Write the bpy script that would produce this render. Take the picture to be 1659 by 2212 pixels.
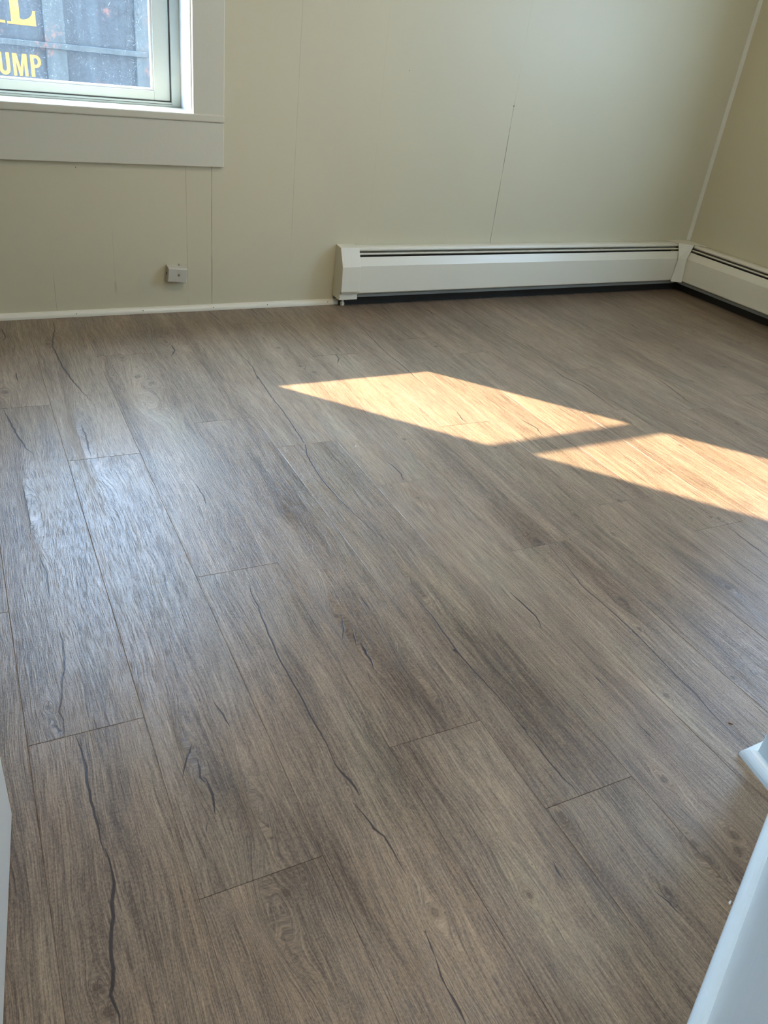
import bpy, bmesh, math, random
import numpy as np
from mathutils import Matrix, Vector, geometry

for o in list(bpy.data.objects):
    bpy.data.objects.remove(o)
S = bpy.context.scene
COL = S.collection

# ------------------------------------------------------------------ camera
cam_d = bpy.data.cameras.new('camera')
cam = bpy.data.objects.new('camera', cam_d)
COL.objects.link(cam)
cam_d.sensor_fit = 'VERTICAL'
cam_d.sensor_height = 36.0
cam_d.lens = 27.73
cam_d.clip_start = 0.01
cam.matrix_world = Matrix(((0.87511695, 0.16404268, -0.45525852, 0.0),
                           (-0.47100819, 0.50455262, -0.72358686, 0.0),
                           (0.11100275, 0.84765362, 0.518808, 1.0),
                           (0, 0, 0, 1)))
S.camera = cam

# ------------------------------------------------------------------ sky, sun, exposure
SKY = 13.5
GLOW = 52.0          # bright haze of the sky around the sun
SUN = 29.0
FILL_LAMP = 225.0  # strength of the added ceiling fill lights
world = bpy.data.worlds.new('sky')
S.world = world
world.use_nodes = True
wn = world.node_tree
wn.nodes.clear()
wo = wn.nodes.new('ShaderNodeOutputWorld')
wb = wn.nodes.new('ShaderNodeBackground')
wb.inputs['Color'].default_value = (0.46, 0.68, 1.0, 1)
wb.inputs['Strength'].default_value = SKY
wg = wn.nodes.new('ShaderNodeNewGeometry')
wd = wn.nodes.new('ShaderNodeVectorMath'); wd.operation = 'DOT_PRODUCT'
wd.inputs[1].default_value = Vector((-0.80, 1.0, 0.916)).normalized()
wtc = wn.nodes.new('ShaderNodeTexCoord')
wn.links.new(wtc.outputs['Generated'], wd.inputs[0])
wm = wn.nodes.new('ShaderNodeMapRange')
wm.interpolation_type = 'SMOOTHSTEP'
wm.inputs[1].default_value = 0.55; wm.inputs[2].default_value = 1.0
wm.inputs[3].default_value = SKY; wm.inputs[4].default_value = SKY + GLOW
wn.links.new(wd.outputs['Value'], wm.inputs[0])
wn.links.new(wm.outputs[0], wb.inputs['Strength'])
wn.nodes.remove(wg)
wn.links.new(wb.outputs[0], wo.inputs[0])
sun_d = bpy.data.lights.new('sun', 'SUN')
sun_d.energy = SUN
sun_d.angle = math.radians(0.6)
sun_d.color = (1.0, 0.78, 0.56)
sun = bpy.data.objects.new('sun', sun_d)
COL.objects.link(sun)
SUN_DIR = Vector((0.80, -1.0, -0.916)).normalized()
sun.rotation_euler = SUN_DIR.to_track_quat('-Z', 'Y').to_euler()
sun.location = (-3, 7, 5)
S.view_settings.view_transform = 'Standard'
S.view_settings.look = 'None'
S.view_settings.gamma = 1.0
S.view_settings.use_curve_mapping = False
S.view_settings.exposure = 0.0

# ------------------------------------------------------------------ helpers
def tag(o, label=None, cat=None, group=None, kind=None):
    if label: o['label'] = label
    if cat: o['category'] = cat
    if group: o['group'] = group
    if kind: o['kind'] = kind
    return o

def empty(name, loc=(0, 0, 0), rz=0.0):
    o = bpy.data.objects.new(name, None)
    COL.objects.link(o)
    o.location = loc
    o.rotation_euler = (0, 0, rz)
    o.empty_display_size = 0.05
    return o

def obj(name, bm, m, parent=None, bevel=0.0, smooth=False, seg=2):
    me = bpy.data.meshes.new(name)
    bmesh.ops.recalc_face_normals(bm, faces=bm.faces)
    bm.to_mesh(me)
    bm.free()
    for x in (m if isinstance(m, (list, tuple)) else [m]):
        me.materials.append(x)
    o = bpy.data.objects.new(name, me)
    COL.objects.link(o)
    if parent is not None:
        o.parent = parent
    if smooth:
        for p in me.polygons: p.use_smooth = True
    if bevel > 0:
        b = o.modifiers.new('bevel', 'BEVEL')
        b.width = bevel
        b.segments = seg
        b.limit_method = 'ANGLE'
        b.angle_limit = math.radians(35)
    return o

def box(bm, x0, x1, y0, y1, z0, z1, mi=0):
    vs = [bm.verts.new(p) for p in ((x0, y0, z0), (x1, y0, z0), (x1, y1, z0), (x0, y1, z0),
                                    (x0, y0, z1), (x1, y0, z1), (x1, y1, z1), (x0, y1, z1))]
    for f in ((0, 3, 2, 1), (4, 5, 6, 7), (0, 1, 5, 4), (1, 2, 6, 5), (2, 3, 7, 6), (3, 0, 4, 7)):
        bm.faces.new([vs[i] for i in f]).material_index = mi
    return bm

def boxes(*bs):
    bm = bmesh.new()
    for b in bs: box(bm, *b)
    return bm

def sweep(bm, prof, frames, closed=True, caps=True):
    """prof: list of (d, z); frames: list of functions (d,z)->(x,y,z)"""
    rings = [[bm.verts.new(f(d, z)) for d, z in prof] for f in frames]
    n = len(prof)
    for a, b in zip(rings[:-1], rings[1:]):
        for i in range(n if closed else n - 1):
            j = (i + 1) % n
            bm.faces.new((a[i], a[j], b[j], b[i]))
    if caps and closed:
        bm.faces.new(rings[0]); bm.faces.new(rings[-1])
    return bm

def cyl(bm, c, r, h, axis='z', seg=20, r2=None):
    r2 = r if r2 is None else r2
    rings = []
    for t, rr in ((-h / 2, r), (h / 2, r2)):
        ring = []
        for i in range(seg):
            a = 2 * math.pi * i / seg
            p = (rr * math.cos(a), rr * math.sin(a), t)
            if axis == 'y': p = (p[0], p[2], p[1])
            if axis == 'x': p = (p[2], p[0], p[1])
            ring.append(bm.verts.new((c[0] + p[0], c[1] + p[1], c[2] + p[2])))
        rings.append(ring)
    for i in range(seg):
        j = (i + 1) % seg
        bm.faces.new((rings[0][i], rings[0][j], rings[1][j], rings[1][i]))
    bm.faces.new(rings[0]); bm.faces.new(rings[1])
    return bm

class NT:
    def __init__(s, name):
        s.m = bpy.data.materials.new(name)
        s.m.use_nodes = True
        s.t = s.m.node_tree
        s.t.nodes.clear()
        s.out = s.n('ShaderNodeOutputMaterial')
    def n(s, typ, **kw):
        x = s.t.nodes.new(typ)
        for k, v in kw.items(): setattr(x, k, v)
        return x
    def put(s, sock, v):
        if isinstance(v, bpy.types.NodeSocket): s.t.links.new(v, sock)
        elif isinstance(v, (tuple, list)) and sock.type == 'RGBA': sock.default_value = tuple(v) + (1,) * (4 - len(v))
        else: sock.default_value = v
    def math(s, op, a, b=0.0, c=None, clamp=False):
        x = s.n('ShaderNodeMath', operation=op, use_clamp=clamp)
        s.put(x.inputs[0], a); s.put(x.inputs[1], b)
        if c is not None: s.put(x.inputs[2], c)
        return x.outputs[0]
    def comb(s, x, y, z=0.0):
        c = s.n('ShaderNodeCombineXYZ')
        for i, v in enumerate((x, y, z)): s.put(c.inputs[i], v)
        return c.outputs[0]
    def noise(s, vec, scale=5.0, detail=2.0, rough=0.5, dist=0.0):
        x = s.n('ShaderNodeTexNoise')
        if vec is not None: s.t.links.new(vec, x.inputs['Vector'])
        x.inputs['Scale'].default_value = scale
        x.inputs['Detail'].default_value = detail
        x.inputs['Roughness'].default_value = rough
        x.inputs['Distortion'].default_value = dist
        return x.outputs['Fac']
    def rng(s, v, a, b, c=0.0, d=1.0, smooth=False):
        x = s.n('ShaderNodeMapRange')
        if smooth: x.interpolation_type = 'SMOOTHSTEP'
        s.put(x.inputs[0], v)
        for i, q in enumerate((a, b, c, d)): s.put(x.inputs[i + 1], q)
        return x.outputs[0]
    def mix(s, f, a, b, mode='MIX'):
        x = s.n('ShaderNodeMix', data_type='RGBA', blend_type=mode)
        s.put(x.inputs[0], f); s.put(x.inputs[6], a); s.put(x.inputs[7], b)
        return x.outputs[2]
    def bsdf(s, col, rough=0.5, spec=0.5, metal=0.0, normal=None):
        p = s.n('ShaderNodeBsdfPrincipled')
        s.put(p.inputs['Base Color'], col); s.put(p.inputs['Roughness'], rough)
        s.put(p.inputs['Specular IOR Level'], spec); s.put(p.inputs['Metallic'], metal)
        if normal is not None: s.t.links.new(normal, p.inputs['Normal'])
        s.t.links.new(p.outputs[0], s.out.inputs[0])
        return p
    def bump(s, h, strength, dist):
        b = s.n('ShaderNodeBump')
        s.put(b.inputs['Strength'], strength); b.inputs['Distance'].default_value = dist
        s.t.links.new(h, b.inputs['Height'])
        return b.outputs[0]
    def pos(s):
        return s.n('ShaderNodeNewGeometry').outputs['Position']
    def objc(s):
        return s.n('ShaderNodeTexCoord').outputs['Object']
    def sep(s, v):
        x = s.n('ShaderNodeSeparateXYZ'); s.t.links.new(v, x.inputs[0]); return x.outputs
    def attr(s, name):
        return s.n('ShaderNodeAttribute', attribute_name=name).outputs['Fac']

def paint(name, col, rough=0.45, spec=0.4, bumps=0.15, var=0.03, scale=14.0, dist=0.002):
    t = NT(name)
    p = t.objc()
    n1 = t.noise(p, scale, 4.0, 0.6)
    n2 = t.noise(p, 2.2, 2.0)
    c = t.mix(t.rng(n2, 0.3, 0.7), tuple(x * (1 - var) for x in col), tuple(min(1, x * (1 + var)) for x in col))
    t.bsdf(c, rough, spec, 0.0, t.bump(n1, bumps, dist))
    return t.m
# ------------------------------------------------------------------ materials
def wall_mat(name, axis, seams, col, spots=()):
    t = NT(name)
    p = t.pos(); s = t.sep(p)
    a = s[axis]; z = s[2]
    n2 = t.noise(p, 1.3, 2.0)
    c = t.mix(t.rng(n2, 0.3, 0.7), tuple(x * 0.97 for x in col), tuple(x * 1.03 for x in col))
    # caulked seams between the panels: hairline cracks, broken up along their height
    zn = t.noise(t.comb(0.0, 0.0, t.math('MULTIPLY', z, 3.0)), 2.0, 3.0)
    tot = None
    for x0, w, st, zm in seams:
        wob = t.math('MULTIPLY', t.math('SUBTRACT', t.noise(t.comb(x0, 0.0, z), 4.0, 2.0), 0.5), 0.004)
        d = t.math('ABSOLUTE', t.math('SUBTRACT', t.math('ADD', a, wob), x0))
        k = t.math('MULTIPLY', t.rng(d, w * 0.5, w * 1.4, 1.0, 0.0), st)
        k = t.math('MULTIPLY', k, t.rng(t.noise(t.comb(x0 * 7, 0.0, z), 5.0, 3.0), 0.36, 0.52))
        k = t.math('MULTIPLY', k, t.rng(z, zm - 0.02, zm + 0.02, 1.0, 0.12))
        tot = k if tot is None else t.math('MAXIMUM', tot, k)
    h = t.noise(p, 60.0, 3.0)
    if tot is not None:
        c = t.mix(tot, c, (0.10, 0.09, 0.065))
        hh = t.math('SUBTRACT', t.math('MULTIPLY', h, 0.10), tot)
    else:
        hh = t.math('MULTIPLY', h, 0.10)
    for (sx, sz, rx, rz, sc, st) in spots:
        dx = t.math('DIVIDE', t.math('SUBTRACT', a, sx), rx)
        dz = t.math('DIVIDE', t.math('SUBTRACT', z, sz), rz)
        r = t.math('ADD', t.math('MULTIPLY', dx, dx), t.math('MULTIPLY', dz, dz))
        c = t.mix(t.math('MULTIPLY', t.rng(r, 0.2, 1.0, 1.0, 0.0), st), c, sc)
    t.bsdf(c, 0.42, 0.35, 0.0, t.bump(hh, 0.35, 0.002))
    return t.m

WALLC = (0.61, 0.555, 0.385)
M = {}
M['wall_back'] = wall_mat('wall_paint_back', 0,
    [(0.378, 0.0010, 0.30, 0.14), (0.585, 0.0010, 0.12, 0.3), (0.850, 0.0010, 0.35, 0.60), (0.943, 0.0012, 0.75, 0.60), (1.262, 0.0010, 0.22, 3.0),
     (1.60, 0.0010, 0.08, 3.0), (2.222, 0.0014, 0.80, 0.80), (-0.25, 0.001, 0.4, 3.0), (-0.8, 0.001, 0.4, 3.0)], WALLC,
    [(0.585, 0.098, 0.006, 0.030, (0.42, 0.40, 0.22), 0.55), (0.70, 0.10, 0.05, 0.05, (0.50, 0.49, 0.38), 0.25),
     (0.482, 0.500, 0.0022, 0.0022, (0.08, 0.07, 0.05), 0.9), (1.709, 0.879, 0.0022, 0.0022, (0.12, 0.10, 0.08), 0.9),
     (2.221, 0.791, 0.0040, 0.0030, (0.04, 0.035, 0.03), 1.0)])
M['wall'] = wall_mat('wall_paint', 1, [], WALLC)
M['hall'] = paint('hall_paint', (0.62, 0.60, 0.52), 0.5)
M['ceiling'] = paint('ceiling_paint', (0.80, 0.79, 0.74), 0.8)
M['trim'] = paint('trim_paint', (0.64, 0.61, 0.485), 0.35, 0.45, 0.25, 0.02, 25.0, 0.003)
M['white'] = paint('white_gloss_paint', (0.80, 0.93, 1.0), 0.25, 0.5, 0.2, 0.02, 30.0, 0.002)
M['doorpaint'] = paint('door_paint', (0.86, 0.87, 0.82), 0.35, 0.45, 0.12, 0.03)
M['shoe'] = paint('quarter_round_paint', (0.78, 0.74, 0.61), 0.3, 0.5, 0.2, 0.02, 30.0, 0.002)
M['enamel'] = paint('heater_enamel', (0.76, 0.72, 0.58), 0.32, 0.5, 0.03, 0.01)
M['enamel_grey'] = paint('heater_back_sheet', (0.20, 0.21, 0.19), 0.4, 0.4, 0.1, 0.15, 8.0)
M['dark'] = paint('dark_metal_and_shade', (0.03, 0.03, 0.028), 0.6, 0.3)
M['vinyl'] = paint('window_vinyl', (0.66, 0.74, 0.70), 0.35, 0.45, 0.04, 0.02)
M['gasket'] = paint('black_gasket', (0.04, 0.045, 0.05), 0.5)
M['bead'] = paint('glazing_bead', (0.78, 0.80, 0.82), 0.3, 0.5, 0.05)
M['jack'] = paint('ivory_plastic', (0.52, 0.49, 0.40), 0.35, 0.5, 0.05)
M['metal'] = NT('brushed_screw_metal'); M['metal'].bsdf((0.45, 0.42, 0.36), 0.3, 0.5, 1.0); M['metal'] = M['metal'].m
M['nail'] = paint('rusty_nail_head', (0.06, 0.04, 0.03), 0.6)
M['chip'] = paint('reddish_wood', (0.16, 0.06, 0.03), 0.6)

def glass_mat():
    t = NT('dusty_window_glass')
    tr = t.n('ShaderNodeBsdfTransparent'); tr.inputs[0].default_value = (0.95, 0.97, 0.97, 1)
    gl = t.n('ShaderNodeBsdfGlossy'); gl.inputs[0].default_value = (1, 1, 1, 1); gl.inputs['Roughness'].default_value = 0.03
    tl = t.n('ShaderNodeBsdfTranslucent'); tl.inputs[0].default_value = (0.66, 0.86, 0.98, 1)
    fr = t.n('ShaderNodeFresnel'); fr.inputs[0].default_value = 1.45
    p = t.pos()
    sp = t.noise(p, 330.0, 1.0, 0.5)
    sp2 = t.noise(p, 900.0, 0.0, 0.5)
    cl = t.noise(p, 9.0, 3.0, 0.6)
    z = t.sep(p)[2]
    speck = t.math('MULTIPLY', t.rng(sp, 0.64, 0.74), t.rng(cl, 0.35, 0.65, 0.3, 1.0))
    speck2 = t.math('MULTIPLY', t.rng(sp2, 0.66, 0.78), 0.5)
    dust = t.math('ADD', t.rng(cl, 0.2, 0.8, 0.006, 0.016), t.math('MULTIPLY', t.math('ADD', speck, speck2, clamp=True), 0.08))
    m1 = t.n('ShaderNodeMixShader'); t.put(m1.inputs[0], t.math('MINIMUM', dust, 0.6))
    t.t.links.new(tr.outputs[0], m1.inputs[1]); t.t.links.new(tl.outputs[0], m1.inputs[2])
    m2 = t.n('ShaderNodeMixShader'); t.t.links.new(fr.outputs[0], m2.inputs[0])
    t.t.links.new(m1.outputs[0], m2.inputs[1]); t.t.links.new(gl.outputs[0], m2.inputs[2])
    t.t.links.new(m2.outputs[0], t.out.inputs[0])
    return t.m
M['glass'] = glass_mat()

def floor_mat():
    t = NT('oak_vinyl_plank')
    uv = t.n('ShaderNodeUVMap', uv_map='grain').outputs[0]
    s = t.sep(uv)
    u, v = s[0], s[1]
    pid = t.attr('plank')
    crack = t.attr('crack')
    patch = t.attr('patch')
    knot = t.attr('knot')
    def P(su, sv, off=0.0):
        return t.comb(t.math('MULTIPLY', u, su), t.math('MULTIPLY', v, sv), t.math('ADD', t.math('MULTIPLY', pid, 37.0), off))
    # slight waviness of the grain
    wob = t.math('MULTIPLY', t.math('SUBTRACT', t.noise(P(9, 3.0), 1.0, 2.0), 0.5), 0.03)
    wob2 = t.math('MULTIPLY', t.math('SUBTRACT', t.noise(P(40, 14.0, 3.0), 1.0, 1.0), 0.5), 0.004)
    u = t.math('ADD', u, t.math('ADD', wob, wob2))
    broad = t.noise(P(18, 1.5, 1.0), 1.0, 3.0, 0.55)
    mid = t.noise(P(105, 5.0, 2.0), 1.0, 3.0, 0.6)
    fine = t.noise(P(460, 14.0, 4.0), 1.0, 3.0, 0.65)
    pores = t.noise(P(640, 26.0, 5.0), 1.0, 2.0, 0.6)
    rough_n = t.noise(P(420, 260.0, 6.0), 1.0, 2.0, 0.7)
    blotch = t.noise(P(7, 4.0, 8.0), 1.0, 2.0, 0.5)
    ring = t.noise(P(120, 0.9, 9.0), 1.0, 1.0, 0.5)
    k = t.math('ADD', t.math('MULTIPLY', broad, 0.30), t.math('MULTIPLY', mid, 0.22))
    k = t.math('ADD', k, t.math('MULTIPLY', fine, 0.50))
    k = t.math('ADD', k, t.math('MULTIPLY', rough_n, 0.36))
    k = t.math('ADD', k, t.math('MULTIPLY', ring, 0.10))
    k = t.math('SUBTRACT', k, t.math('MULTIPLY', patch, 0.13))
    k = t.math('ADD', k, t.math('MULTIPLY', t.math('SUBTRACT', pid, 0.5), 0.03))
    k = t.rng(k, 0.52, 0.97)
    ramp = t.n('ShaderNodeValToRGB')
    t.t.links.new(k, ramp.inputs[0])
    e = ramp.color_ramp.elements
    e[0].position = 0.0; e[0].color = (0.074, 0.050, 0.035, 1)
    e[1].position = 1.0; e[1].color = (0.488, 0.362, 0.244, 1)
    for pp, cc in ((0.25, (0.143, 0.103, 0.072)), (0.5, (0.249, 0.184, 0.127)), (0.75, (0.355, 0.265, 0.180))):
        x = ramp.color_ramp.elements.new(pp); x.color = cc + (1,)
    c = ramp.outputs[0]
    hue = t.rng(blotch, 0.35, 0.65)
    c = t.mix(t.math('MULTIPLY', hue, 0.45), c, (1.06, 0.96, 0.88), 'MULTIPLY')
    c = t.mix(t.math('MULTIPLY', t.rng(t.noise(P(10, 3.0, 12.0), 1.0, 2.0), 0.5, 0.7), 0.45), c, (0.92, 1.0, 0.96), 'MULTIPLY')
    pore = t.rng(pores, 0.54, 0.66)
    c = t.mix(t.math('MULTIPLY', pore, 0.42), c, (0.075, 0.058, 0.048))
    c = t.mix(t.math('MULTIPLY', knot, 0.85), c, (0.060, 0.038, 0.026))
    cr = t.rng(crack, 0.44, 0.78)
    c = t.mix(t.math('MULTIPLY', cr, 0.93), c, (0.040, 0.031, 0.032))
    h = t.math('ADD', t.math('MULTIPLY', fine, 0.6), t.math('MULTIPLY', rough_n, 0.25))
    h = t.math('SUBTRACT', h, t.math('MULTIPLY', pore, 0.3))
    h = t.math('SUBTRACT', h, t.math('MULTIPLY', cr, 0.5))
    r = t.rng(fine, 0.3, 0.7, 0.36, 0.28)
    p = t.bsdf(c, r, 0.31, 0.0, t.bump(h, 0.6, 0.0014))
    return t.m
M['floor'] = floor_mat()
M['underlay'] = paint('floor_underlay', (0.05, 0.045, 0.04), 0.8)

def truck_mat(name, base, streak):
    t = NT(name)
    p = t.pos(); s = t.sep(p)
    n1 = t.noise(t.comb(t.math('MULTIPLY', s[0], 16.0), s[1], t.math('MULTIPLY', s[2], 2.2)), 1.0, 5.0, 0.65)
    n2 = t.noise(p, 26.0, 5.0, 0.7)
    n3 = t.noise(p, 3.5, 4.0, 0.6)
    c = t.mix(t.rng(n1, 0.42, 0.72), base, streak)
    c = t.mix(t.math('MULTIPLY', t.rng(n2, 0.45, 0.75), 0.5), c, streak)
    c = t.mix(t.math('MULTIPLY', t.math('MULTIPLY', t.rng(n3, 0.56, 0.66), t.rng(n2, 0.5, 0.62)), 0.8), c, (0.16, 0.06, 0.04))
    t.bsdf(c, 0.55, 0.4, 0.0, t.bump(n2, 0.3, 0.003))
    return t.m
M['truck'] = truck_mat('weathered_blue_grey_paint', (0.012, 0.017, 0.026), (0.034, 0.047, 0.058))
M['truckrib'] = truck_mat('worn_rib_paint', (0.024, 0.033, 0.039), (0.052, 0.061, 0.063))
M['letter'] = paint('yellow_sign_paint', (0.40, 0.16, 0.015), 0.5, 0.4, 0.1, 0.06)
M['rubber'] = paint('tyre_rubber', (0.03, 0.03, 0.03), 0.8)
def ground_mat():
    t = NT('outdoor_gravel')
    p = t.pos(); n = t.noise(p, 40.0, 5.0, 0.7)
    t.bsdf(t.mix(n, (0.10, 0.10, 0.09), (0.22, 0.21, 0.19)), 0.9, 0.2, 0.0, t.bump(n, 0.5, 0.02))
    return t.m
M['ground'] = ground_mat()
# ------------------------------------------------------------------ room shell
XL, XR, YB, YF, ZC = -1.25, 3.490, 2.942, -1.60, 2.42
WX0, WX1, WZ0, WZ1 = 0.085, 0.875, 0.675, 2.07        # back window opening
WT = 0.20
struct = lambda o, l=None: tag(o, l, None, None, 'structure')
bm = boxes((XL - .1, WX0, YB, YB + WT, -.05, ZC), (WX1, XR + .1, YB, YB + WT, -.05, ZC),
           (WX0, WX1, YB, YB + WT, -.05, WZ0), (WX0, WX1, YB, YB + WT, WZ1, ZC))
struct(obj('wall_back', bm, M['wall_back']), 'greenish beige panelled back wall with hairline seams')
RY0, RY1, RZ0, RZ1 = 0.95, 2.02, 0.85, 2.05            # right window opening
bm = boxes((XR, XR + .16, YF, RY0, -.05, ZC), (XR, XR + .16, RY1, YB, -.05, ZC),
           (XR, XR + .16, RY0, RY1, -.05, RZ0), (XR, XR + .16, RY0, RY1, RZ1, ZC))
struct(obj('wall_right', bm, M['wall']), 'beige right wall above the short heater run')
struct(obj('wall_left', boxes((XL - .16, XL, YF, YB, -.05, ZC)), M['wall']))
struct(obj('ceiling', boxes((XL - .16, XR + .16, YF - .1, YB + WT, ZC, ZC + .1)), M['ceiling']))

def plan_prism(pts, z0, z1):
    b = bmesh.new()
    lo = [b.verts.new((x, y, z0)) for x, y in pts]
    hi = [b.verts.new((x, y, z1)) for x, y in pts]
    n = len(pts)
    b.faces.new(lo); b.faces.new(hi)
    for i in range(n):
        j = (i + 1) % n
        b.faces.new((lo[i], lo[j], hi[j], hi[i]))
    return b
# partition on the near right: end corner, short return, then the splayed face that passes the camera
struct(obj('wall_near_right', plan_prism([(1.112, 0.4715), (XR, 0.4715), (XR, 0.36), (1.16, 0.36), (0.492, 0.050), (0.452, 0.090), (1.092, 0.388)], 0.0, ZC),
           M['white'], bevel=0.002), 'pale painted partition end at the right edge')
struct(obj('wall_near_left', boxes((XL, -0.19, -0.02, 0.08, 0.0, ZC)), M['hall']))
struct(obj('wall_hall', boxes((XL, XR, YF - .1, YF, -.05, ZC)), M['hall']))
door = struct(empty('door_1', (-0.137, 0.080, 0)), 'smooth grey white edge of an open door at the left')
door.rotation_euler = (0, 0, math.radians(-8.6))
dl = obj('leaf', boxes((-0.036, 0.0, 0.0, 0.766, 0.004, 2.03)), M['doorpaint'], door, bevel=0.0015)
b = bmesh.new()
cyl(b, (0.020, 0.70, 1.02), 0.026, 0.05, 'x'); cyl(b, (0.004, 0.70, 1.02), 0.032, 0.008, 'x')
obj('knob', b, M['metal'], door, bevel=0.004)

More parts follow.
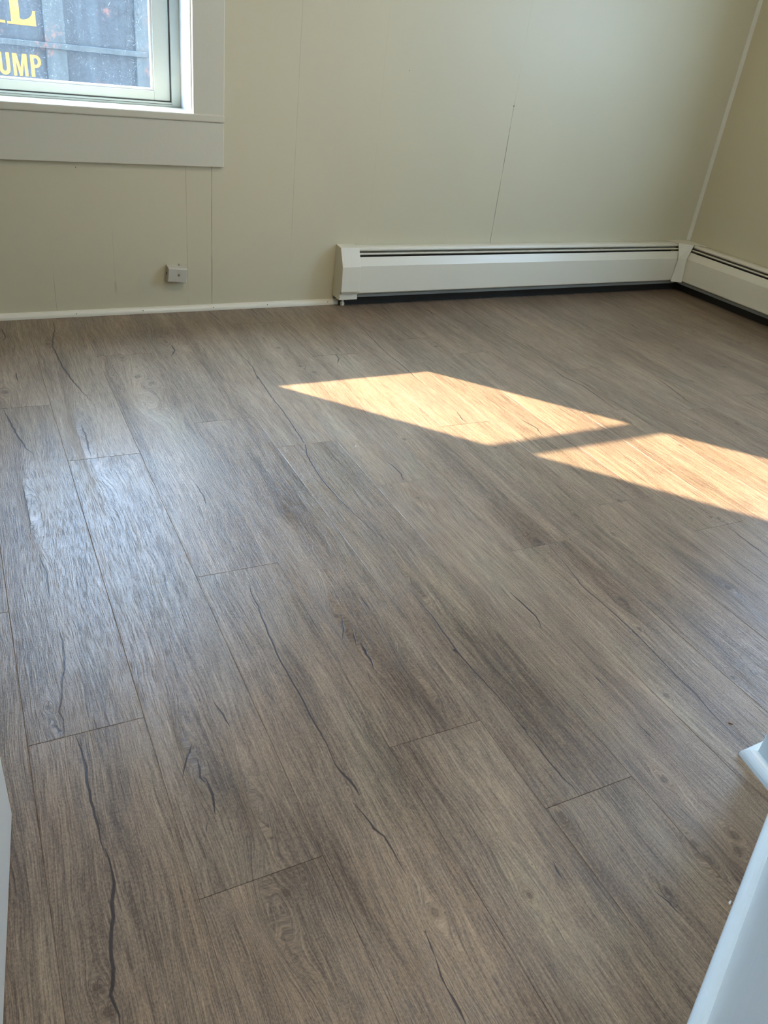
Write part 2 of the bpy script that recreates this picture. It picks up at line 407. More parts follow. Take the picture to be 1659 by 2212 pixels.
# ------------------------------------------------------------------ plank floor
CRACKS= [(0.0019,[(0.3512,2.9044),(0.3508,2.8305),(0.3305,2.74),(0.315,2.6565),(0.3153,2.5685),(0.3149,2.4809),(0.3257,2.3458),(0.346,2.2068)]),(0.002,[(0.1822,2.8516),(0.187,2.7663),(0.176,2.7312)]),(0.0018,[(0.1169,2.1995),(0.1235,2.1214),(0.1331,2.0135),(0.143,1.9475),(0.1554,1.9177)]),(0.0013,[(0.2938,2.0512),(0.2922,1.9787),(0.2834,1.8719)]),(0.0015,[(0.9205,2.9412),(0.9307,2.7835)]),(0.0019,[(0.6863,2.5892),(0.685,2.5369),(0.6592,2.4911)]),(0.0014,[(0.9024,2.5949),(0.8859,2.4818),(0.8928,2.3922),(0.8889,2.3366),(0.8713,2.2458),(0.88,2.2694),(0.8644,2.132),(0.8596,2.061),(0.8573,1.9925),(0.846,1.876),(0.8351,1.7779),(0.817,1.7256),(0.8062,1.6645),(0.7976,1.5759),(0.7983,1.5584),(0.7994,1.4774),(0.8064,1.388),(0.8138,1.3211),(0.8308,1.2606)]),(0.0011,[(0.1795,2.4529),(0.1769,2.3802)]),(0.0012,[(0.4889,1.6587),(0.4914,1.5913),(0.482,1.5492)]),(0.0017,[(1.2188,2.3982),(1.213,2.3536),(1.1881,2.3141)]),(0.0014,[(1.2472,2.4716),(1.2482,2.4078)]),(0.0014,[(1.4606,2.7131),(1.4347,2.554),(1.4149,2.3903),(1.4117,2.2665),(1.4031,2.1516),(1.4,2.0828),(1.4094,2.0268)]),(0.0017,[(1.6679,2.9025),(1.6461,2.7713)]),(0.0017,[(1.8399,2.8354),(1.8428,2.7615),(1.8287,2.7126)]),(0.0017,[(2.0254,2.8858),(2.0056,2.7158),(1.9943,2.5568),(1.9968,2.4063)]),(0.0015,[(1.011,1.6316),(1.0145,1.5845),(1.0139,1.5488),(1.008,1.5367),(1.0028,1.5122)]),(0.0016,[(1.096,2.9333),(1.093,2.8379)]),(0.0013,[(1.6327,2.6092),(1.6224,2.5289)]),(0.0012,[(1.3893,1.8555),(1.3743,1.8006),(1.3775,1.7745)]),(0.0021,[(2.5553,2.4275),(2.5471,2.3203),(2.5514,2.2213)]),(0.0017,[(1.9796,2.1275),(1.9591,2.0241),(1.9773,1.9319),(1.9637,1.8169),(1.9491,1.7221)]),(0.0018,[(2.3405,1.9381),(2.3136,1.8236),(2.2875,1.7302),(2.2917,1.6609)]),(0.0015,[(1.567,1.7539),(1.577,1.6817),(1.5644,1.6459)]),(0.0015,[(2.727,2.4812),(2.6993,2.4024)]),(0.0013,[(2.0009,2.4119),(1.9961,2.2805)]),(0.0011,[(0.1103,1.7641),(0.1059,1.6425),(0.0993,1.5584)]),(0.0011,[(0.1038,1.4706),(0.1074,1.3947),(0.1007,1.3221)]),(0.0012,[(0.1011,1.228),(0.1022,1.186),(0.0976,1.1392),(0.0933,1.1172),(0.0829,1.0803),(0.0773,1.0432),(0.0676,1.0133),(0.0714,0.9934),(0.0686,0.9696)]),(0.0014,[(0.0587,0.9878),(0.0629,0.9563)]),(0.0014,[(0.0827,0.9533),(0.0851,0.9182),(0.0858,0.8851),(0.0813,0.8555),(0.08,0.8198),(0.0807,0.7792),(0.0794,0.7521),(0.0794,0.7437),(0.0806,0.7273)]),(0.002,[(0.0821,0.7345),(0.0838,0.7129),(0.083,0.6904),(0.0787,0.6654),(0.0741,0.6531),(0.0713,0.6312),(0.0643,0.612),(0.0597,0.5924),(0.0573,0.5663),(0.0521,0.5466),(0.0474,0.537),(0.05,0.5205),(0.0517,0.5103),(0.0501,0.5008)]),(0.0012,[(0.4742,1.2409),(0.4651,1.1887),(0.4648,1.1569),(0.4626,1.1469),(0.4548,1.0843),(0.4488,1.025),(0.4477,1.0182),(0.4465,0.9697),(0.4459,0.911),(0.4434,0.8642),(0.4424,0.8229),(0.4428,0.7863),(0.4378,0.7399)]),(0.0018,[(0.4368,0.7437),(0.4393,0.7259),(0.445,0.7038),(0.4466,0.6744)]),(0.0011,[(0.4314,0.6654),(0.4375,0.6355),(0.4404,0.6108),(0.4388,0.6127),(0.4475,0.5946),(0.4477,0.5665),(0.4464,0.5322)]),(0.0011,[(0.6707,1.1187),(0.6708,1.0696)]),(0.0011,[(0.607,1.0723),(0.5948,1.0362),(0.578,1.0083)]),(0.0012,[(0.61,1.0255),(0.5953,0.9825)]),(0.0018,[(0.6064,0.9878),(0.6061,0.9643),(0.6041,0.967),(0.6033,0.9396),(0.5971,0.915)]),(0.0017,[(0.581,0.9059),(0.5779,0.8919)]),(0.0011,[(0.7805,1.1071),(0.7809,1.0616),(0.78,0.9972),(0.7704,0.8889),(0.769,0.9034),(0.7712,0.8466),(0.7742,0.7839),(0.775,0.7386),(0.7723,0.7141),(0.772,0.6908)]),(0.0016,[(0.7723,0.7003),(0.7713,0.6719)]),(0.0011,[(0.7698,0.6744),(0.7703,0.6573),(0.7676,0.6111),(0.7668,0.5733),(0.7711,0.5547),(0.7696,0.5355)]),(0.0011,[(1.1868,1.1342),(1.1737,1.0515),(1.1564,0.9762),(1.1584,0.9164),(1.157,0.8606),(1.1552,0.8024),(1.1545,0.8154),(1.1496,0.7607),(1.1396,0.6827),(1.1376,0.6248),(1.1268,0.5696),(1.1235,0.5305),(1.1247,0.495)]),(0.0017,[(0.9853,1.0145),(0.9866,0.9655),(0.9878,0.9293),(0.9764,0.8963)]),(0.0013,[(1.7132,1.045),(1.7062,0.9784),(1.6981,0.905)]),(0.0012,[(0.2424,0.8323),(0.236,0.7992),(0.2398,0.7881)]),(0.0016,[(0.2437,0.7928),(0.2435,0.7617),(0.2364,0.7288)]),(0.0015,[(0.2213,0.718),(0.2164,0.706)]),(0.0011,[(0.3038,0.9404),(0.3092,0.9076),(0.3109,0.8808)]),(0.0011,[(0.2427,0.8662),(0.2279,0.8418),(0.2132,0.8121)]),(0.0011,[(0.9843,0.7439),(0.9826,0.7154)]),(0.0011,[(0.9748,0.6155),(0.9747,0.5918),(0.9746,0.5688)]),(0.0011,[(0.4287,0.4443),(0.4256,0.4253),(0.4239,0.4128)]),(0.0011,[(0.4239,0.4128),(0.4179,0.3897),(0.417,0.3735)]),(0.0015,[(0.4167,0.3767),(0.4171,0.3592),(0.4154,0.3284)]),(0.0016,[(0.6546,0.4567),(0.6506,0.4435),(0.6496,0.4306)]),(0.0011,[(0.7619,0.3592),(0.7684,0.3382),(0.7686,0.3204)])]
KNOTS= [(0.5038,2.5089,0.0087),(0.5146,2.3463,0.0103),(0.5433,2.2893,0.0101),(0.1318,2.3153,0.011),(0.3062,2.6772,0.0091),(0.4476,2.3741,0.0041),(1.0753,2.2599,0.0096),(1.0533,2.3211,0.0076),(1.6416,2.3951,0.0073),(1.127,1.7311,0.0055),(1.5832,2.1921,0.0046),(1.3648,1.6096,0.0046),(1.0409,2.4959,0.008),(2.1522,2.0584,0.0068),(1.9212,1.6545,0.0076),(1.7798,1.6038,0.0062),(2.1256,1.6639,0.0068),(2.1588,1.5607,0.0062),(2.3121,1.5198,0.0076),(2.9711,2.3238,0.0085),(2.7429,1.9467,0.0083),(2.457,1.8574,0.0058),(1.9681,1.4504,0.0068),(2.6986,2.1593,0.0071),(0.9938,1.4275,0.0056),(0.6553,1.4705,0.006),(1.3464,1.225,0.0058),(1.3838,1.1233,0.0053),(1.647,1.1106,0.0048),(1.7082,1.0986,0.0045),(1.7236,1.0854,0.0063),(1.4896,0.8526,0.0071),(1.2071,0.9072,0.0072),(1.175,0.816,0.0041),(1.1698,1.161,0.0099),(1.5184,1.2471,0.007),(0.0546,1.0297,0.0051),(0.056,0.9854,0.0039),(0.9259,0.5023,0.0069),(1.0804,0.6478,0.0064),(1.2478,0.6329,0.0041),(1.3174,0.6101,0.0045),(1.3024,0.6208,0.0031),(0.0354,0.5524,0.005),(0.0409,0.5191,0.0067),(0.2847,0.5715,0.0071),(0.3143,0.5803,0.0028),(0.4553,0.464,0.0071),(0.4677,0.4579,0.0017),(0.7177,0.5165,0.0063),(0.5889,0.4298,0.0054),(0.6232,0.4671,0.0015),(0.7772,0.3497,0.0047),(0.8779,0.3923,0.006),(0.8738,0.3638,0.0109),(0.9513,0.3765,0.0085),(0.9329,0.3549,0.0078),(0.7655,0.4293,0.0024),(0.4356,0.6901,0.002)]
CATH= [(0.667,0.8567,0.0175,0.12),(0.3017,0.7003,0.0149,0.1),(0.2963,1.9588,0.0308,0.25),(0.1229,1.6719,0.0193,0.2),(0.2446,0.8517,0.0159,0.1),(0.6076,1.0414,0.0217,0.12),(0.2682,0.55,0.0255,0.08),(0.8029,1.099,0.0151,0.12),(0.5088,2.1722,0.0387,0.12),(0.6783,2.6292,0.0344,0.08),(0.6739,0.9029,0.0119,0.06)]
PATCH= [(1.179,1.595,0.0391,0.18,0.5),(1.162,1.204,0.04,0.16,0.5),(1.339,1.259,0.027,0.25,0.4),(0.552,1.125,0.0263,0.14,0.6),(0.617,1.024,0.0348,0.12,0.9),(0.631,0.806,0.0462,0.13,0.8),(0.26,0.789,0.0305,0.08,0.7),(0.305,0.655,0.0326,0.1,0.8),(0.834,0.827,0.0407,0.18,0.5),(0.82,0.682,0.0429,0.2,0.55),(0.843,0.552,0.0233,0.08,0.4),(0.693,0.467,0.0306,0.1,0.5),(0.718,0.383,0.0378,0.1,0.55),(0.356,0.576,0.0284,0.12,0.5),(0.532,0.704,0.0391,0.12,0.5),(0.429,0.842,0.0363,0.15,0.3),(0.09,0.79,0.0412,0.2,0.15),(0.583,2.163,0.0648,0.08,0.3),(0.674,1.519,0.0341,0.16,0.6),(0.614,1.682,0.0241,0.2,0.45),(0.273,2.414,0.0385,0.14,0.5),(0.656,2.716,0.0784,0.1,0.5),(0.961,2.763,0.1089,0.12,0.2),(1.903,2.606,0.0991,0.12,0.3),(2.664,2.357,0.1301,0.15,0.35),(2.744,2.01,0.1248,0.12,0.3),(2.31,2.202,0.0785,0.15,0.3),(1.519,2.51,0.0728,0.15,0.2),(1.489,0.869,0.0526,0.2,0.3),(1.222,1.002,0.0329,0.2,0.35),(1.851,1.119,0.028,0.06,0.4),(1.822,1.261,0.0285,0.06,0.4),(1.223,0.911,0.0428,0.2,0.3),(0.93,0.329,0.033,0.07,0.5),(0.948,0.539,0.026,0.1,0.3),(0.155,0.622,0.0279,0.1,0.2),(-0.015,0.741,0.0256,0.12,0.45),(0.636,0.63,0.0472,0.15,-0.5),(0.59,0.456,0.0439,0.12,-0.35),(0.963,1.076,0.0412,0.2,-0.4),(1.017,1.253,0.0334,0.2,-0.35),(1.065,0.656,0.0282,0.25,-0.4),(1.296,1.95,0.0897,0.15,-0.2),(0.823,2.104,0.058,0.12,-0.3),(0.39,0.715,0.0227,0.1,-0.3),(0.328,0.789,0.027,0.1,-0.35),(0.228,1.015,0.0339,0.15,-0.2),(0.623,0.326,0.043,0.1,-0.3),(2.189,1.939,0.0907,0.2,-0.35),(2.178,2.334,0.1178,0.15,-0.3),(0.746,1.171,0.0301,0.2,-0.3),(0.948,0.477,0.0214,0.15,-0.4),(0.962,1.631,0.0377,0.15,-0.25)]

TH = math.atan(0.040)
CT, ST = math.cos(TH), math.sin(TH)
def to_uv(x, y): return (x * CT - y * ST, x * ST + y * CT)
def to_xy(u, v): return (u * CT + v * ST, -u * ST + v * CT)
SP, LEN, U0 = 0.1765, 1.25, -0.025
PH = {-1: 1.302, 0: 0.958, 1: 0.616, 2: 1.304, 3: 0.759, 4: 0.564, 5: 0.30, 6: 1.188, 7: 0.576, 8: 1.301, 9: 1.124, 10: 0.553, 11: 0.90, 12: 0.50}
rnd = random.Random(7)
cr_uv = [(w * 1.9, [to_uv(*p) for p in pts]) for w, pts in CRACKS]
def roughen(pts, w):
    out = [pts[0]]
    r = random.Random(int(pts[0][0] * 1e4))
    for a, b_ in zip(pts[:-1], pts[1:]):
        L = math.hypot(b_[0] - a[0], b_[1] - a[1])
        n = max(1, int(L / 0.012))
        for i in range(1, n + 1):
            f = i / n
            j = 0 if i == n else r.uniform(-.5, .5) * min(w, .003)
            out.append((a[0] + (b_[0] - a[0]) * f + j, a[1] + (b_[1] - a[1]) * f))
    return out
cr_uv = [(w, roughen(p, w)) for w, p in cr_uv]
kn_uv = np.array([to_uv(x, y) + (r,) for x, y, r in KNOTS])
ca_uv = [to_uv(x, y) + (r, L) for x, y, r, L in CATH]
pa_uv = [to_uv(x, y) + (r, L, s) for x, y, r, L, s in PATCH]
segs = []
for w, p in cr_uv:
    n = len(p)
    for i in range(n - 1):
        # every crack tapers towards its two ends
        ta = min(1.0, 0.25 + 3.0 * min(i, n - 1 - i) / n)
        tb = min(1.0, 0.25 + 3.0 * min(i + 1, n - 2 - i) / n)
        segs.append((p[i][0], p[i][1], p[i + 1][0], p[i + 1][1], w * ta, w * max(tb, .25)))
segs = np.array(segs)

def crack_val(U, V):
    out = np.zeros(len(U))
    lo_u, hi_u, lo_v, hi_v = U.min() - .02, U.max() + .02, V.min() - .02, V.max() + .02
    for ax, ay, bx, by, wa, wb_ in segs:
        if max(ax, bx) < lo_u or min(ax, bx) > hi_u or max(ay, by) < lo_v or min(ay, by) > hi_v: continue
        dx, dy = bx - ax, by - ay
        t = np.clip(((U - ax) * dx + (V - ay) * dy) / (dx * dx + dy * dy + 1e-12), 0, 1)
        d = np.hypot(U - ax - t * dx, V - ay - t * dy)
        w = wa + (wb_ - wa) * t
        out = np.maximum(out, np.clip(1.25 - d / w, 0, 1))
    return out

def warp(U, V):
    G = U.copy()
    kv = np.zeros(len(U))
    for ku, kk, r in kn_uv:
        du, dv = U - ku, V - kk
        rr = du * du + (dv / 2.2) ** 2
        r0 = (1.7 * r) ** 2
        G -= du * r0 / (rr + 0.35 * r0)
        dd = np.sqrt(du * du + (dv / 1.25) ** 2) / r
        kv = np.maximum(kv, np.clip(1.35 - dd, 0, 1) * (0.75 + 0.25 * np.sin(dd * 14)) + np.clip(0.35 - np.abs(dd - 1.5), 0, 1) * 0.25)
    for cu, cv, r, L in ca_uv:
        du, dv = U - cu, V - cv
        e = L / r
        rr = np.sqrt(du * du + (dv / e) ** 2)
        w = np.exp(-(rr / r) ** 3)
        G = G * (1 - w) + (cu + rr * 1.4) * w
    return G, kv

def patch_val(U, V):
    s_ = np.zeros(len(U))
    for cu, cv, r, L, st in pa_uv:
        q = ((U - cu) / (r * 1.3)) ** 2 + ((V - cv) / L) ** 2
        s_ += st * np.exp(-q * 1.2)
    return s_

def crack_pts(u0, u1, v0, v1):
    """outlines of the cracks that cross this plank"""
    pts, edges = [], []
    for w, p in cr_uv:
        for off in (-0.75, -0.38, 0.38, 0.75):
            prev = None
            n = len(p)
            for i in range(n):
                a, b_ = p[max(0, i - 1)], p[min(n - 1, i + 1)]
                L = math.hypot(b_[0] - a[0], b_[1] - a[1]) + 1e-9
                ta = min(1.0, 0.25 + 3.0 * min(i, n - 1 - i) / n)
                q = (p[i][0] - (b_[1] - a[1]) / L * w * off * ta, p[i][1] + (b_[0] - a[0]) / L * w * off * ta)
                inside = u0 < q[0] < u1 and v0 < q[1] < v1
                if inside:
                    pts.append(q)
                    if prev is not None: edges.append((prev, len(pts) - 1))
                    prev = len(pts) - 1
                else: prev = None
    return pts, edges

allV, allF, aU, aCr, aPa, aKn, aId = [], [], [], [], [], [], []
base = 0
def add_plank(u0, u1, v0, v1, pid, shift):
    global base
    g = 0.00002
    e = 0.0010
    u0 += g; u1 -= g; v0 += g; v1 -= g
    iu0, iu1, iv0, iv1 = u0 + e, u1 - e, v0 + e, v1 - e
    xa, ya = to_xy((u0 + u1) / 2, (v0 + v1) / 2)
    near = -0.3 < xa < 3.6 and ya > -0.2
    du, dv = (0.011, 0.022) if near else (0.08, 0.3)
    nu, nv = max(1, round((iu1 - iu0) / du)), max(1, round((iv1 - iv0) / dv))
    pts, edges = [], []
    ring = []
    for i in range(nu): ring.append((iu0 + (iu1 - iu0) * i / nu, iv0))
    for j in range(nv): ring.append((iu1, iv0 + (iv1 - iv0) * j / nv))
    for i in range(nu): ring.append((iu1 - (iu1 - iu0) * i / nu, iv1))
    for j in range(nv): ring.append((iu0, iv1 - (iv1 - iv0) * j / nv))
    nr = len(ring)
    pts += ring
    edges += [(i, (i + 1) % nr) for i in range(nr)]
    for i in range(1, nu):
        for j in range(1, nv):
            pts.append((iu0 + (iu1 - iu0) * i / nu + rnd.uniform(-.001, .001), iv0 + (iv1 - iv0) * j / nv + rnd.uniform(-.002, .002)))
    for ku, kk, r in kn_uv:
        if u0 < ku < u1 and v0 < kk < v1:
            for q in (0.0, 0.3, 0.6, 0.85, 1.1, 1.35, 1.7, 2.3, 3.0):
                m = 1 if q == 0 else 14
                for a in range(m):
                    an = 2 * math.pi * (a + q) / m
                    x, y = ku + q * r * math.cos(an), kk + 1.25 * q * r * math.sin(an)
                    if iu0 < x < iu1 and iv0 < y < iv1: pts.append((x, y))
    cp, ce = crack_pts(iu0 + 1e-4, iu1 - 1e-4, iv0 + 1e-4, iv1 - 1e-4)
    nb = len(pts)
    pts += cp
    edges += [(a + nb, b_ + nb) for a, b_ in ce]
    r = geometry.delaunay_2d_cdt([Vector(p) for p in pts], edges, [], 0, 1e-6)
    vs, fs = r[0], r[2]
    U = np.array([p[0] for p in vs]); V = np.array([p[1] for p in vs])
    # outer lip, one step lower
    lip = []
    for (x, y) in ring:
        lip.append((u0 if x <= iu0 + 1e-9 else (u1 if x >= iu1 - 1e-9 else x), v0 if y <= iv0 + 1e-9 else (v1 if y >= iv1 - 1e-9 else y)))
    key = {}
    for i, src in enumerate(r[3]):
        for q in src: key[q] = i
    idx = [key.get(q) for q in range(nr)]
    n = len(vs)
    U2 = np.concatenate([U, [p[0] for p in lip]]); V2 = np.concatenate([V, [p[1] for p in lip]])
    Z = np.concatenate([np.zeros(n), np.full(len(lip), -0.0005)])
    faces = [tuple(f) for f in fs]
    for i in range(nr):
        j = (i + 1) % nr
        if idx[i] is None or idx[j] is None: continue
        faces.append((idx[i], n + i, n + j, idx[j]))
    if near:
        G, kv = warp(U2, V2)
        cr = crack_val(U2, V2)
        pa = patch_val(U2, V2)
    else:
        G, kv, cr, pa = U2.copy(), np.zeros(len(U2)), np.zeros(len(U2)), np.zeros(len(U2))
    for i, (x, y) in enumerate(ring):   # grime line in the bevel, stronger across the plank ends
        cr[n + i] = max(cr[n + i], 0.76 if (y <= iv0 + 1e-9 or y >= iv1 - 1e-9) else 0.615)
    X = U2 * CT + V2 * ST; Y = -U2 * ST + V2 * CT
    allV.append(np.stack([X, Y, Z], 1))
    allF.extend([tuple(i + base for i in f) for f in faces])
    aU.append(np.stack([G + shift[0], V2 + shift[1]], 1)); aCr.append(cr); aPa.append(pa); aKn.append(kv)
    aId.append(np.full(len(U2), pid))
    base += len(U2)

for s_ in range(-8, 21):
    u0 = U0 + SP * s_
    ph = PH.get(s_, rnd.uniform(0, LEN)) % LEN
    v = ph - LEN * 3
    while v < YB + 0.2:
        pid = rnd.random(); sh = (rnd.uniform(0, 8), rnd.uniform(0, 8))
        a, b_ = max(v, YF - .05), min(v + LEN, YB + 0.12)
        xa, _ = to_xy(u0, b_)
        if b_ - a > 0.02 and XL - .15 < xa and to_xy(u0, a)[0] < XR + .05:
            add_plank(u0, u0 + SP, a, b_, pid, sh)
        v += LEN
me = bpy.data.meshes.new('floor')
VV = np.concatenate(allV)
me.from_pydata(VV.tolist(), [], allF)
for nm, arr in (('crack', aCr), ('patch', aPa), ('knot', aKn), ('plank', aId)):
    at = me.attributes.new(nm, 'FLOAT', 'POINT')
    at.data.foreach_set('value', np.concatenate(arr).astype(np.float32))
UVv = np.concatenate(aU).astype(np.float32)
uvl = me.uv_layers.new(name='grain')
li = np.zeros(len(me.loops), dtype=np.int32)
me.loops.foreach_get('vertex_index', li)
uvl.data.foreach_set('uv', UVv[li].ravel())
me.materials.append(M['floor'])
me.validate(); me.update()
fl = bpy.data.objects.new('floor', me)
COL.objects.link(fl)
struct(fl, 'grey brown wood look plank floor')
# normals upward
bmf = bmesh.new(); bmf.from_mesh(me)
for f in bmf.faces:
    if f.normal.z < 0: f.normal_flip()
bmf.to_mesh(me); bmf.free()
obj('subfloor', boxes((XL, XR, YF, YB, -0.05, -0.0025)), M['underlay'], fl)

# ------------------------------------------------------------------ quarter round along the back wall and round the partition
def quarter(r=0.020, n=6, t=0.004):
    return [(0, 0), (r, 0), (r, t)] + [(r * math.cos(a) * 1.0, t + (r - t + .002) * math.sin(a)) for a in [math.pi / 2 * i / n for i in range(1, n)]] + [(0, r + .002)]
b = bmesh.new()
sweep(b, quarter(0.018), [lambda d, z, x=x: (x, YB - d, z + 0.0005) for x in (XL, -0.4, 0.4, 0.9, 1.482)])
bb = struct(obj('baseboard_back', b, M['shoe'], smooth=False), 'white quarter round along the foot of the back wall')
for x in (0.439, 0.675, 0.945, 1.166, 1.432, -0.4, -0.8):
    b = bmesh.new(); cyl(b, (x, YB - 0.0165, 0.0125), 0.0016, 0.002, 'y', 8)
    obj('nail_head', b, M['nail'], bb)
b = bmesh.new()
q = quarter(0.018)
dx, dy = 0.9067, 0.4218      # along the splayed face
nx, ny = -0.4218, 0.9067     # out of it
sweep(b, q, [lambda d, z: (XR, 0.4715 + d, z), lambda d, z: (1.112 - d, 0.4715 + d, z), lambda d, z: (1.092 - d, 0.388 + d * 0.64, z),
             lambda d, z: (0.452 + nx * d, 0.090 + ny * d, z)])
bn = struct(obj('baseboard_near_right', b, M['white']), 'white quarter round at the foot of the near right partition')
for t_ in (0.13, 0.24, 0.32, 0.55):
    x, y = 1.012 - dx * t_, 0.362 - dy * t_
    b = bmesh.new(); cyl(b, (x, y, 0.0), 0.0014, 0.0020, 'z', 8)
    o = obj('nail_head', b, M['nail'], bn); o.location = (0.0034, -0.0073, 0.0176)

# slim bead in the back right corner
b = bmesh.new()
sweep(b, [(0, 0), (0.013, 0), (0.0, 0.013)], [lambda d, e, z=z: (XR - d, YB - e, z) for z in (0.246, ZC)])
struct(obj('trim_1', b, M['trim']), 'narrow vertical caulk bead in the back right corner')

# ------------------------------------------------------------------ back window
win = struct(empty('window_1', ((WX0 + WX1) / 2, YB, WZ0)), 'white double hung window with dusty glass in the back wall')
iw = win.location.copy()
def wobj(name, bm, m, bevel=0.0, parent=None, **k):
    for v in bm.verts: v.co -= iw
    return obj(name, bm, m, parent or win, bevel, **k)
JD = YB + 0.118           # face of the frame
wobj('casing', boxes((WX1, 0.984, YB - 0.016, YB, 0.683, 2.17), (WX0 - .109, WX0, YB - 0.016, YB, 0.683, 2.17), (WX0, WX1, YB - 0.016, YB, WZ1, 2.17)), M['trim'], 0.003)
wobj('sill', boxes((WX0 - .109, 0.984, YB - 0.020, YB + 0.001, 0.6615, 0.6865), (WX0, WX1, YB, JD + .05, 0.6615, 0.6865)), M['trim'], 0.005, seg=3)
wobj('apron', boxes((WX0 - .109, 0.984, YB - 0.014, YB, 0.518, 0.6615)), M['trim'], 0.002)
wobj('jamb', boxes((WX1 - .004, WX1, YB, JD + .08, 0.6865, WZ1), (WX0, WX0 + .004, YB, JD + .08, 0.6865, WZ1), (WX0 + .004, WX1 - .004, YB, JD + .08, WZ1 - .004, WZ1)), M['bead'])
FR, FB = 0.032, 0.014
wobj('frame', boxes((WX1 - .004 - FR, WX1 - .004, JD, JD + .08, 0.6865, WZ1 - .004), (WX0 + .004, WX0 + .004 + FR, JD, JD + .08, 0.6865, WZ1 - .004),
                    (WX0 + .004 + FR, WX1 - .004 - FR, JD, JD + .08, 0.6865, 0.6865 + FB), (WX0 + .004 + FR, WX1 - .004 - FR, JD, JD + .08, WZ1 - .004 - .03, WZ1 - .004)), M['vinyl'], 0.002)
fx0, fx1 = WX0 + .004 + FR, WX1 - .004 - FR
def sash(name, y0, y1, z0, z1, bot, top, side=0.055):
    x0, x1 = fx0 + .003, fx1 - .003
    o = wobj(name, boxes((x0, x0 + side, y0, y1, z0, z1), (x1 - side, x1, y0, y1, z0, z1), (x0 + side, x1 - side, y0, y1, z0, z0 + bot), (x0 + side, x1 - side, y0, y1, z1 - top, z1)), M['vinyl'], 0.0025)
    gx0, gx1, gz0, gz1 = x0 + side, x1 - side, z0 + bot, z1 - top
    w = 0.007
    yb0, yb1 = y0 + .004, y0 + .020
    wobj('glazing_bead', boxes((gx0, gx0 + w, yb0, yb1, gz0, gz1), (gx1 - w, gx1, yb0, yb1, gz0, gz1), (gx0 + w, gx1 - w, yb0, yb1, gz0, gz0 + w), (gx0 + w, gx1 - w, yb0, yb1, gz1 - w, gz1)), M['bead'], 0.001, parent=o)
    pm = bmesh.new()
    yy = y0 + .014
    pm.faces.new([pm.verts.new(p) for p in ((gx0 + w, yy, gz0 + w), (gx1 - w, yy, gz0 + w), (gx1 - w, yy, gz1 - w), (gx0 + w, yy, gz1 - w))])
    wobj('pane', pm, M['glass'], parent=o)
    return o
lz0 = 0.6865 + FB + .003
SASH_MID = 1.405
sash('lower_sash', JD + .006, JD + .038, lz0, SASH_MID, 0.029, 0.050)
sash('upper_sash', JD + .041, JD + .073, SASH_MID - .030, WZ1 - .004 - .032, 0.057, 0.035)
wobj('gasket', boxes((fx0 - .0, fx0 + .003, JD + .003, JD + .03, lz0 - .003, 2.0), (fx1 - .003, fx1, JD + .003, JD + .03, lz0 - .003, 2.0), (fx0, fx1, JD + .004, JD + .03, lz0 - .003, lz0)), M['gasket'])
wobj('track_line', boxes((fx0, fx1, JD - .0006, JD, 0.6935, 0.6948)), M['gasket'])

# cobweb in the upper right of the lower pane, outside the glass
rw = random.Random(3)
b = bmesh.new()
def thread(p0, p1, r=0.00022, sag=0.0):
    pts = []
    for i in range(5):
        f = i / 4
        pts.append(Vector(p0).lerp(Vector(p1), f) + Vector((0, 0, -sag * math.sin(math.pi * f))))
    prev = None
    for p in pts:
        ring = [b.verts.new(p + Vector((r * math.cos(a), 0, r * math.sin(a)))) for a in (0, 2.09, 4.19)]
        if prev:
            for i in range(3): b.faces.new((prev[i], prev[(i + 1) % 3], ring[(i + 1) % 3], ring[i]))
        prev = ring
cy = JD + .030
cc = Vector((0.705, cy, 0.955))
rad = []
for k_ in range(11):
    a = 2 * math.pi * k_ / 11 + rw.uniform(-.15, .15)
    L = rw.uniform(.05, .085)
    e_ = cc + Vector((min(L * math.cos(a), .058), 0, 1.5 * L * math.sin(a)))
    e_.z = max(e_.z, 0.80)
    rad.append(e_); thread(cc, e_)
for q_ in (.25, .4, .55, .7, .85):
    for k_ in range(11):
        if rw.random() < .25: continue
        thread(cc.lerp(rad[k_], q_), cc.lerp(rad[(k_ + 1) % 11], q_ * rw.uniform(.92, 1.05)), .00018, .002)
thread((0.735, cy, 0.80), (0.71, cy, 0.778), .0006); thread((0.735, cy, 0.80), (0.742, cy, 0.812), .0006)
tag(obj('cobweb', b, M['bead']), 'thin white cobweb stretched over the dusty window glass', 'cobweb')

# windows that light the room from outside the picture
def side_window(name, x, y0, y1, z0, z1, sgn):
    w = struct(empty(name, (x, (y0 + y1) / 2, z0)))
    def o_(n, bs, m, bev=0.002):
        bm = boxes(*bs)
        for v in bm.verts: v.co -= w.location
        return obj(n, bm, m, w, bev)
    xa, xb = sorted((x, x - sgn * 0.016))
    o_('casing', [(xa, xb, y0 - .1, y0, z0 - .12, z1 + .1), (xa, xb, y1, y1 + .1, z0 - .12, z1 + .1), (xa, xb, y0, y1, z1, z1 + .1), (xa, xb, y0, y1, z0 - .12, z0)], M['trim'])
    xa, xb = sorted((x + sgn * .09, x + sgn * .13))
    zm = (z0 + z1) / 2
    o_('frame', [(xa, xb, y0, y0 + .05, z0, z1), (xa, xb, y1 - .05, y1, z0, z1), (xa, xb, y0 + .05, y1 - .05, z0, z0 + .05), (xa, xb, y0 + .05, y1 - .05, z1 - .05, z1), (xa, xb, y0 + .05, y1 - .05, zm - .02, zm + .02)], M['vinyl'])
side_window('window_2', XR, RY0, RY1, RZ0, RZ1, 1)

